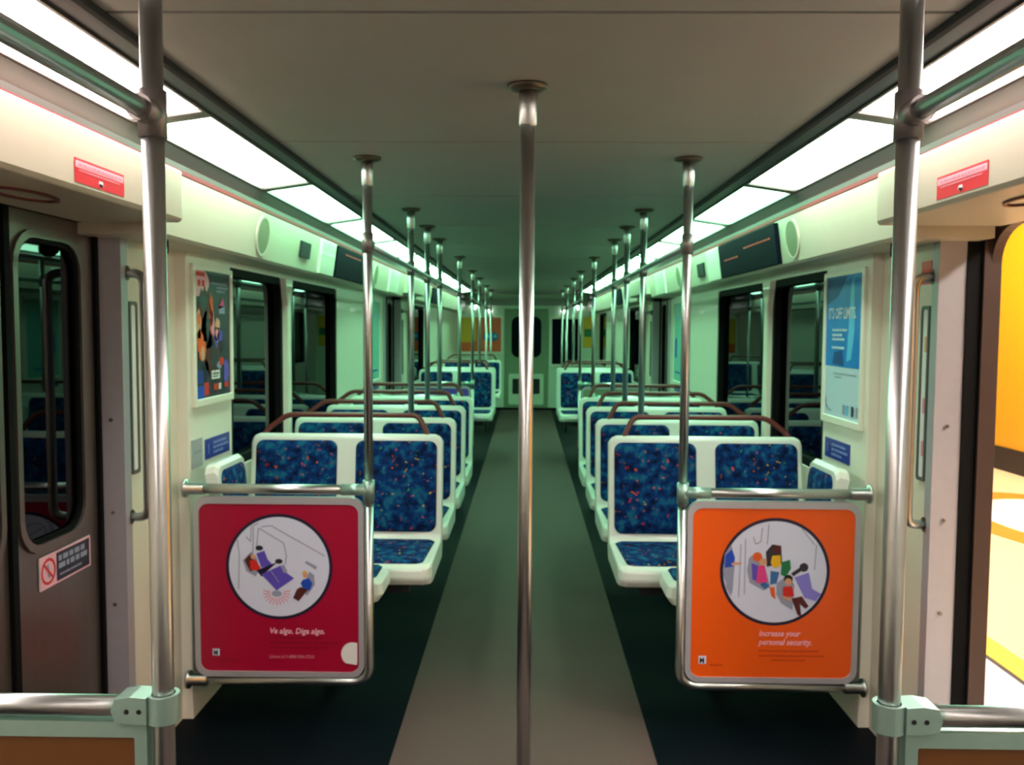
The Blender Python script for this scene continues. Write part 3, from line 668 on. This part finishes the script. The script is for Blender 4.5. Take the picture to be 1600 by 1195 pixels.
# ================================================================== POSTERS and SIGNS
def wall_art(s, x, y, z):
    # origin at the viewer-left end; u runs to the picture's right as seen from the aisle
    if s < 0: return Art((x, y, z), (0, 1, 0), (0, 0, 1))
    return Art((x, y, z), (0, -1, 0), (0, 0, 1))
def poster(s, y0, y1, z0, z1, label, draw):
    t = thing('advertising_poster', label, 'poster', (s*W, (y0+y1)/2, z0), None)
    b = MB(); b.ring(rrect(y0-.025, z0-.03, y1+.025, z1+.02, .006), rrect(y0, z0, y1, z1, .003), YZ, s*W, s*(W-.014), M['cream']); b.build('poster_frame', t, bevel=.003)
    b = MB(); b.box((s*W, y0, z0), (s*(W-.006), y1, z1), M['posterwhite']); bk = b.build('backing', t)
    a = wall_art(s, s*(W-.0062), y0 if s < 0 else y1, z0); draw(a, y1-y0, z1-z0); a.build('print', bk); return t
def art_people(a, w_, h):
    R_ = lambda x0, y0, x1, y1, m, l=2: a.poly([(x0*w_, y0*h), (x1*w_, y0*h), (x1*w_, y1*h), (x0*w_, y1*h)], m, l)
    R_(0, 0, 1, 1, 'posterdark', 1)
    a.poly([(0, h), (0, .80*h)]+[(w_*(.06+.34*math.sin(math.radians(k))), h*(.91-.115*math.cos(math.radians(k)))) for k in range(0, 141, 20)]+[(w_*.28, h)], 'signpink', 2)
    R_(.02, .955, .28, .99, 'redp', 3); R_(.08, .875, .16, .925, 'redp', 3); R_(.19, .875, .27, .925, 'redp', 3)
    for x0, y_, x1 in ((.45, .90, .9), (.6, .87, .95), (.6, .84, .85)): a.words(x0*w_, x1*w_, y_*h, .010, 'lavline', 3, seed=int(y_*100))
    rnd = random.Random(11)
    def E(cx, cy, rx, ry, m, l=3, jit=.28, n=18):
        a.poly([((cx+rx*(1+rnd.uniform(-jit, jit))*math.cos(2*math.pi*k/n))*w_, (cy+ry*(1+rnd.uniform(-jit, jit))*math.sin(2*math.pi*k/n))*h) for k in range(n)], m, l)
    E(.24, .66, .17, .20, 'brownp', 3); E(.22, .76, .10, .08, 'posterdark', 4); E(.30, .52, .20, .14, 'brownp', 3); E(.48, .40, .18, .18, 'brownp', 3)
    E(.44, .70, .05, .12, 'orangep', 4); E(.48, .58, .05, .10, 'burst', 4); E(.40, .62, .04, .14, 'redp', 4, .4); E(.34, .58, .05, .12, 'posterdark', 5, .4)
    E(.10, .56, .06, .12, 'skin', 4); E(.12, .44, .08, .10, 'orangep', 4); E(.17, .38, .10, .08, 'orangep', 5); E(.18, .35, .05, .06, 'skin', 6); E(.10, .62, .04, .05, 'orangep', 5)
    E(.62, .58, .06, .05, 'skin', 4); E(.60, .50, .07, .06, 'burst', 4); E(.68, .49, .07, .05, 'violet', 4); E(.55, .44, .05, .07, 'violet', 4); E(.50, .34, .08, .12, 'posterdark', 5)
    E(.72, .28, .08, .035, 'redp', 5); E(.66, .25, .07, .03, 'lavline', 4); E(.38, .28, .12, .10, 'brownp', 4); E(.86, .2, .08, .1, 'violet', 3); E(.28, .22, .08, .08, 'navyp', 4); E(.75, .40, .06, .05, 'navyp', 4)
    a.poly([(.62*w_, .70*h), (.78*w_, .80*h), (.84*w_, .73*h)], 'pink', 4); R_(.66, .67, .84, .735, 'lavline', 4)
    R_(.0, .0, .22, .10, 'bluep', 3); R_(.05, .12, .2, .22, 'signblue', 3); R_(.22, .02, .34, .12, 'redp', 4); R_(.48, .05, .62, .1, 'redp', 4); R_(.63, .05, .7, .1, 'white', 4); R_(.8, .06, .92, .1, 'redp', 4)
    R_(.42, .14, .66, .21, 'white', 5); a.words(.45*w_, .63*w_, .175*h, .008, 'posterdark', 6, seed=3); a.words(.45*w_, .60*w_, .155*h, .006, 'posterdark', 6, seed=4)
def art_blue(a, w_, h):
    R_ = lambda x0, y0, x1, y1, m, l=2: a.poly([(x0*w_, y0*h), (x1*w_, y0*h), (x1*w_, y1*h), (x0*w_, y1*h)], m, l)
    R_(0, 0, 1, 1, 'posterwhite', 1); R_(0, .36, 1, 1, 'skyb', 2); a.poly([(0, .80*h), (.35*w_, .86*h), (.6*w_, h), (0, h)], 'denim', 3)
    a.poly([(.55*w_, .36*h), (.95*w_, .36*h), (1*w_, .45*h), (.98*w_, .6*h), (.85*w_, .64*h), (.68*w_, .55*h)], 'skyb', 3)
    a.poly([(.62*w_, .40*h), (.74*w_, .42*h), (.82*w_, .62*h), (.78*w_, .98*h), (.70*w_, .95*h)], 'paleb', 4)
    a.poly([(.22*w_, .38*h), (.55*w_, .37*h), (.5*w_, .48*h), (.26*w_, .46*h)], 'deepb', 4)
    a.text("IT'S OFF LIMITS.", .07*w_, .70*h, .062, 'white', 5, bold=.001, sx=.72)
    for y_, x1 in ((.61, .62), (.575, .5), (.545, .55), (.485, .55)): a.words(.2*w_, x1*w_, y_*h, .010, 'posterwhite', 5, seed=int(y_*1000))
    a.words(.25*w_, .9*w_, .305*h, .006, 'lavline', 3, seed=4); a.words(.3*w_, .5*w_, .28*h, .006, 'lavline', 3, seed=6)
    a.pline([(.04*w_, .13*h), (.06*w_, .07*h), (.12*w_, .05*h)], .008, 'deepb', 3); a.words(.12*w_, .22*w_, .035*h, .008, 'lavline', 3, seed=7)
    for x_, m_ in ((.54, 'lavline'), (.64, 'paleb'), (.78, 'posterdark'), (.90, 'lavline')): R_(x_, .03, x_+.07, .10, m_, 3)
def art_plain(a, w_, h):
    a.poly([(0, 0), (w_, 0), (w_, h), (0, h)], 'teal', 1); a.words(.15*w_, .8*w_, .8*h, .02, 'paleb', 2, seed=2)
    a.poly([(.1*w_, .3*h), (.3*w_, .3*h), (.3*w_, .55*h), (.1*w_, .55*h)], 'bluep', 2); a.words(.15*w_, .8*w_, .1*h, .015, 'bluep', 2, seed=5)
poster(-1, 3.30, 3.69, 1.17, 1.665, 'dark framed poster with a crowd of people and red logo, near left wall', art_people)
poster(1, 3.30, 3.69, 1.10, 1.665, 'blue and white framed poster with white lettering, near right wall', art_blue)
poster(-1, 6.98, 7.46, 1.02, 1.66, 'pale blue poster far along the left wall, before the far door', art_plain)
poster(1, 6.98, 7.46, 1.02, 1.66, 'pale blue poster far along the right wall, before the far door', art_plain)
def flat_sign(name, s, x, y0, y1, z0, z1, label, draw, base='signblue', cat='sign'):
    b = MB(); b.box((s*x, y0, z0), (s*(x-.003), y1, z1), M[base]); a = wall_art(s, s*(x-.0032), y0 if s < 0 else y1, z0); a.mb.v = b.v+a.mb.v; a.mb.f = list(b.f); a.mb.m = list(b.m); a.mb.mats = list(b.mats); a.mb.smooth = list(b.smooth)
    draw(a, y1-y0, z1-z0); return tag(a.build(name), label, cat)
def art_blue_sign(a, w_, h):
    for y_, x1 in ((.66, .85), (.42, .92), (.18, .7)): a.words(.3*w_, x1*w_, y_*h, .011, 'signtext', 2, seed=int(y_*100))
    a.line((.12*w_, .25*h), (.12*w_, .75*h), .010, 'signtext', 2)
for s in (-1, 1):
    flat_sign('seating_sign', s, W, 3.40, 3.68, .925, 1.005, 'small blue sign on the %s wall under the framed poster' % SIDE[s], art_blue_sign)
    flat_sign('seating_sign', s, W, 7.20, 7.45, .93, 1.01, 'tiny blue sign under the pale poster far down the %s wall' % SIDE[s], art_blue_sign)
def art_plate(a, w_, h): a.words(.2*w_, .9*w_, .5*h, .01, 'lavline', 2, seed=3)
flat_sign('notice_plate', -1, W, 3.26, 3.37, .91, 1.02, 'small grey plate left of the blue sign on the left wall', art_plate, 'jamb')
def art_exit(a, w_, h):
    a.poly([(.02*w_, .62*h), (.98*w_, .62*h), (.98*w_, .9*h), (.02*w_, .9*h)], 'signpink', 2)
    a.words(.06*w_, .94*w_, .69*h, .007, 'burst', 3, seed=2); a.words(.08*w_, .9*w_, .48*h, .004, 'burst', 3, seed=4)
    a.poly([(.46*w_, .34*h), (.46*w_, .18*h), (.50*w_, .06*h), (.54*w_, .18*h), (.54*w_, .34*h)], 'white', 3); a.poly([(.44*w_, .22*h), (.50*w_, .05*h), (.56*w_, .22*h)], 'white', 3)
for s in (-1, 1):
    # red signs hang on the door boxes (slightly tilted face)
    w_, h = .25, .056
    o = (s*1.0448, 2.03 if s < 0 else 2.03+w_, H+.332); 
    lean = Vector((0, 0, 1))
    a = Art(o, (0, 1, 0) if s < 0 else (0, -1, 0), lean); pass
    for l, m_ in ((0, 'signred'), (1.4, 'signred')): a.poly([(0, 0), (w_, 0), (w_, h), (0, h)], m_, l)
    art_exit(a, w_, h); tag(a.build('door_sign'), 'red and pink sign with a white arrow on the box over the %s door' % SIDE[s], 'sign')
    # faint oval under the soffit
    b = MB(); b.ring(ell(s*1.20, 2.1, .055, .12), ell(s*1.20, 2.1, .045, .108), lambda x, y, z: (x, y, z), H+.3135, H+.307, M['maroon']); tag(b.build('soffit_ring'), 'thin dark red oval ring under the box over the %s door' % SIDE[s], 'fitting')
    b = MB(); b.tube([(s*1.20, 2.86, H+.278), (s*1.20, 2.86, H+.24), (s*1.20, 2.86, H+.225)], [.03, .03, .016], M['rubber'], 18); b.tube([(s*1.20, 2.86, H+.225), (s*1.20, 2.86, H+.221)], .01, M['white'], 12)
    tag(b.build('dome_camera'), 'small black dome under the header beside the near %s door' % SIDE[s], 'fitting')
flat_sign('red_sticker', 1, 1.30, 2.85, 2.92, 1.60, 1.675, 'small red rectangular sticker above the right grab handle', lambda a, w_, h: a.words(.1*w_, .9*w_, .1*h, .006, 'burst', 2), 'signred')
def art_lean(a, w_, h):
    a.poly([(0, 0), (w_, 0), (w_, h), (0, h)], 'signpink', 1); a.poly([(.3*w_, .06*h), (.97*w_, .06*h), (.97*w_, .94*h), (.3*w_, .94*h)], 'posterdark', 2)
    a.ringp(.15*w_, .5*h, .030, .038, 'redp', 2); a.line((.15*w_-.026, .5*h+.026), (.15*w_+.026, .5*h-.026), .007, 'redp', 3)
    a.pline([(.13*w_, .72*h), (.15*w_, .5*h), (.17*w_, .3*h)], .012, 'lavline', 2)
    for y_, x1 in ((.66, .88), (.42, .94)): a.words(.34*w_, x1*w_, y_*h, .016, 'lavline', 3, seed=int(y_*100))
    a.words(.36*w_, .8*w_, .2*h, .006, 'lavline', 3, seed=9)
flat_sign('door_sticker', -1, 1.366, 2.405, 2.69, .700, .795, 'black and white warning sticker with red prohibition ring on the left door', art_lean, 'white')
# ================================================================== HEADER FITTINGS
def on_header(s, y0, y1, zlo, zhi, thick, name, label, cat, m, extra=None, bevel=.003):
    """box on the slanted header face; zlo/zhi relative to H"""
    fx = lambda z: 1.13-(z-.288)*(.025/.188)
    b = MB(); P = [(s*(fx(zlo)+.004), H+zlo), (s*(fx(zhi)+.004), H+zhi), (s*(fx(zhi)-thick), H+zhi-.002), (s*(fx(zlo)-thick), H+zlo-.002)]
    b.prism(P, XZ, y0, y1, M[m])
    if extra: extra(b, fx)
    return tag(b.build(name, bevel=bevel), label, cat)
def led_lines(s, y0, spans, t_):
    def ex(b, fx):
        for a_, c_, z in spans:
            k = 0; y = a_
            while y < c_: b.box((s*(fx(z)-t_-.0015), y, H+z), (s*(fx(z)-t_+.003), y+.035, H+z+.010), M['led']); y += .045
    return ex
on_header(-1, 5.08, 6.1, .292, .472, .02, 'display_screen', 'dark display screen with red text on the left header', 'display', 'display', led_lines(-1, 0, ((5.3, 5.75, .43),), .02))
on_header(1, 3.92, 5.05, .292, .472, .02, 'display_screen', 'large dark display screen with two red lines on the right header', 'display', 'display', led_lines(1, 0, ((4.0, 4.45, .405), (4.62, 4.9, .375)), .02))
on_header(-1, 4.72, 5.06, .290, .472, .014, 'header_box', 'cream box beside the display on the left header', 'panel', 'cream')
on_header(1, 5.07, 5.42, .290, .472, .014, 'header_box', 'cream box beside the display on the right header', 'panel', 'cream')
on_header(-1, 7.1, 7.6, .290, .472, .014, 'header_box', 'cream box near the far door on the left header', 'panel', 'cream')
on_header(1, 7.1, 7.6, .290, .472, .014, 'header_box', 'cream box near the far door on the right header', 'panel', 'cream')
on_header(-1, 4.32, 4.50, .345, .425, .012, 'header_vent', 'small dark square vent on the left header, beside the cream box', 'vent', 'under')
on_header(1, 5.55, 5.75, .335, .42, .012, 'header_vent', 'small dark square vent on the right header, beside the cream box', 'vent', 'under')
on_header(-1, 10.3, 11.0, .292, .472, .02, 'display_screen', 'distant dark display screen near the far end, left header', 'display', 'display')
on_header(1, 10.3, 11.0, .292, .472, .02, 'display_screen', 'distant dark display screen near the far end, right header', 'display', 'display')
def speaker(s, y, label):
    fx = lambda z: 1.13-(z-.288)*(.025/.188)
    t = thing('header_speaker', label, 'speaker', (s*1.12, y, H+.385))
    fn = lambda u, v, d_: (s*(fx(v)-d_), u, H+v)
    b = MB(); b.ring(ell(y, .382, .095, .085), ell(y, .382, .078, .074), fn, 0, .005, M['header']); b.build('speaker_rim', t)
    b = MB(); b.prism(ell(y, .382, .079, .075), fn, 0, .0035, M['grille']); b.build('grille', t)
speaker(-1, 3.72, 'round speaker with grille on the left header above the near window')
speaker(1, 3.74, 'round speaker with grille on the right header beside the display')
speaker(-1, 6.5, 'distant round speaker on the left header beyond the display')
speaker(1, 6.5, 'distant round speaker on the right header above the seats')
# ================================================================== END WALL items
t = thing('advertising_poster', 'orange and yellow poster on the far end wall, left of the cab door', 'poster', (-.83, Y1, 1.02))
b = MB(); b.ring(rrect(-1.24, .98, -.42, 1.68, .01), rrect(-1.20, 1.02, -.46, 1.64, .006), XZ, Y1, Y1-.015, M['cream']); b.build('poster_frame', t)
a = Art((-1.21, Y1-.004, 1.01), (1, 0, 0), (0, 0, 1)); a.poly([(0, 0), (.76, 0), (.76, .64), (0, .64)], 'orange', 1); a.poly([(0, .18), (.22, .18), (.22, .64), (0, .64)], 'yellow', 3)
a.poly(rrect(.42, .20, .70, .36, .075), 'denim', 4); a.poly(ell(.52, .29, .035), 'paleb', 6); a.poly(ell(.64, .29, .035), 'paleb', 6); a.poly([(.24, .2), (.29, .2), (.29, .64), (.24, .64)], 'yellow', 3)
a.build('print', t)
t = thing('end_window', 'reflective framed glass panel on the far end wall, right of the cab door', 'window panel', (.75, Y1, .8))
b = MB(); b.ring(rrect(.42, .76, .98, 1.66, .03), rrect(.465, .80, .94, 1.62, .02), XZ, Y1, Y1-.03, M['cream']); b.build('window_frame', t)
b = MB(); b.box((.46, Y1-.012, .795), (.945, Y1-.006, 1.625), M['display']); b.build('pane', t)
a = Art((1.03, Y1-.004, 1.10), (1, 0, 0), (0, 0, 1)); a.poly([(0, 0), (.18, 0), (.18, .56), (0, .56)], 'tactile' if False else 'yellow', 1); a.poly([(.02, .2), (.16, .2), (.16, .34), (.02, .34)], 'green', 3)
tag(a.build('wall_notice'), 'yellow green notice at the right of the far end wall', 'sign')
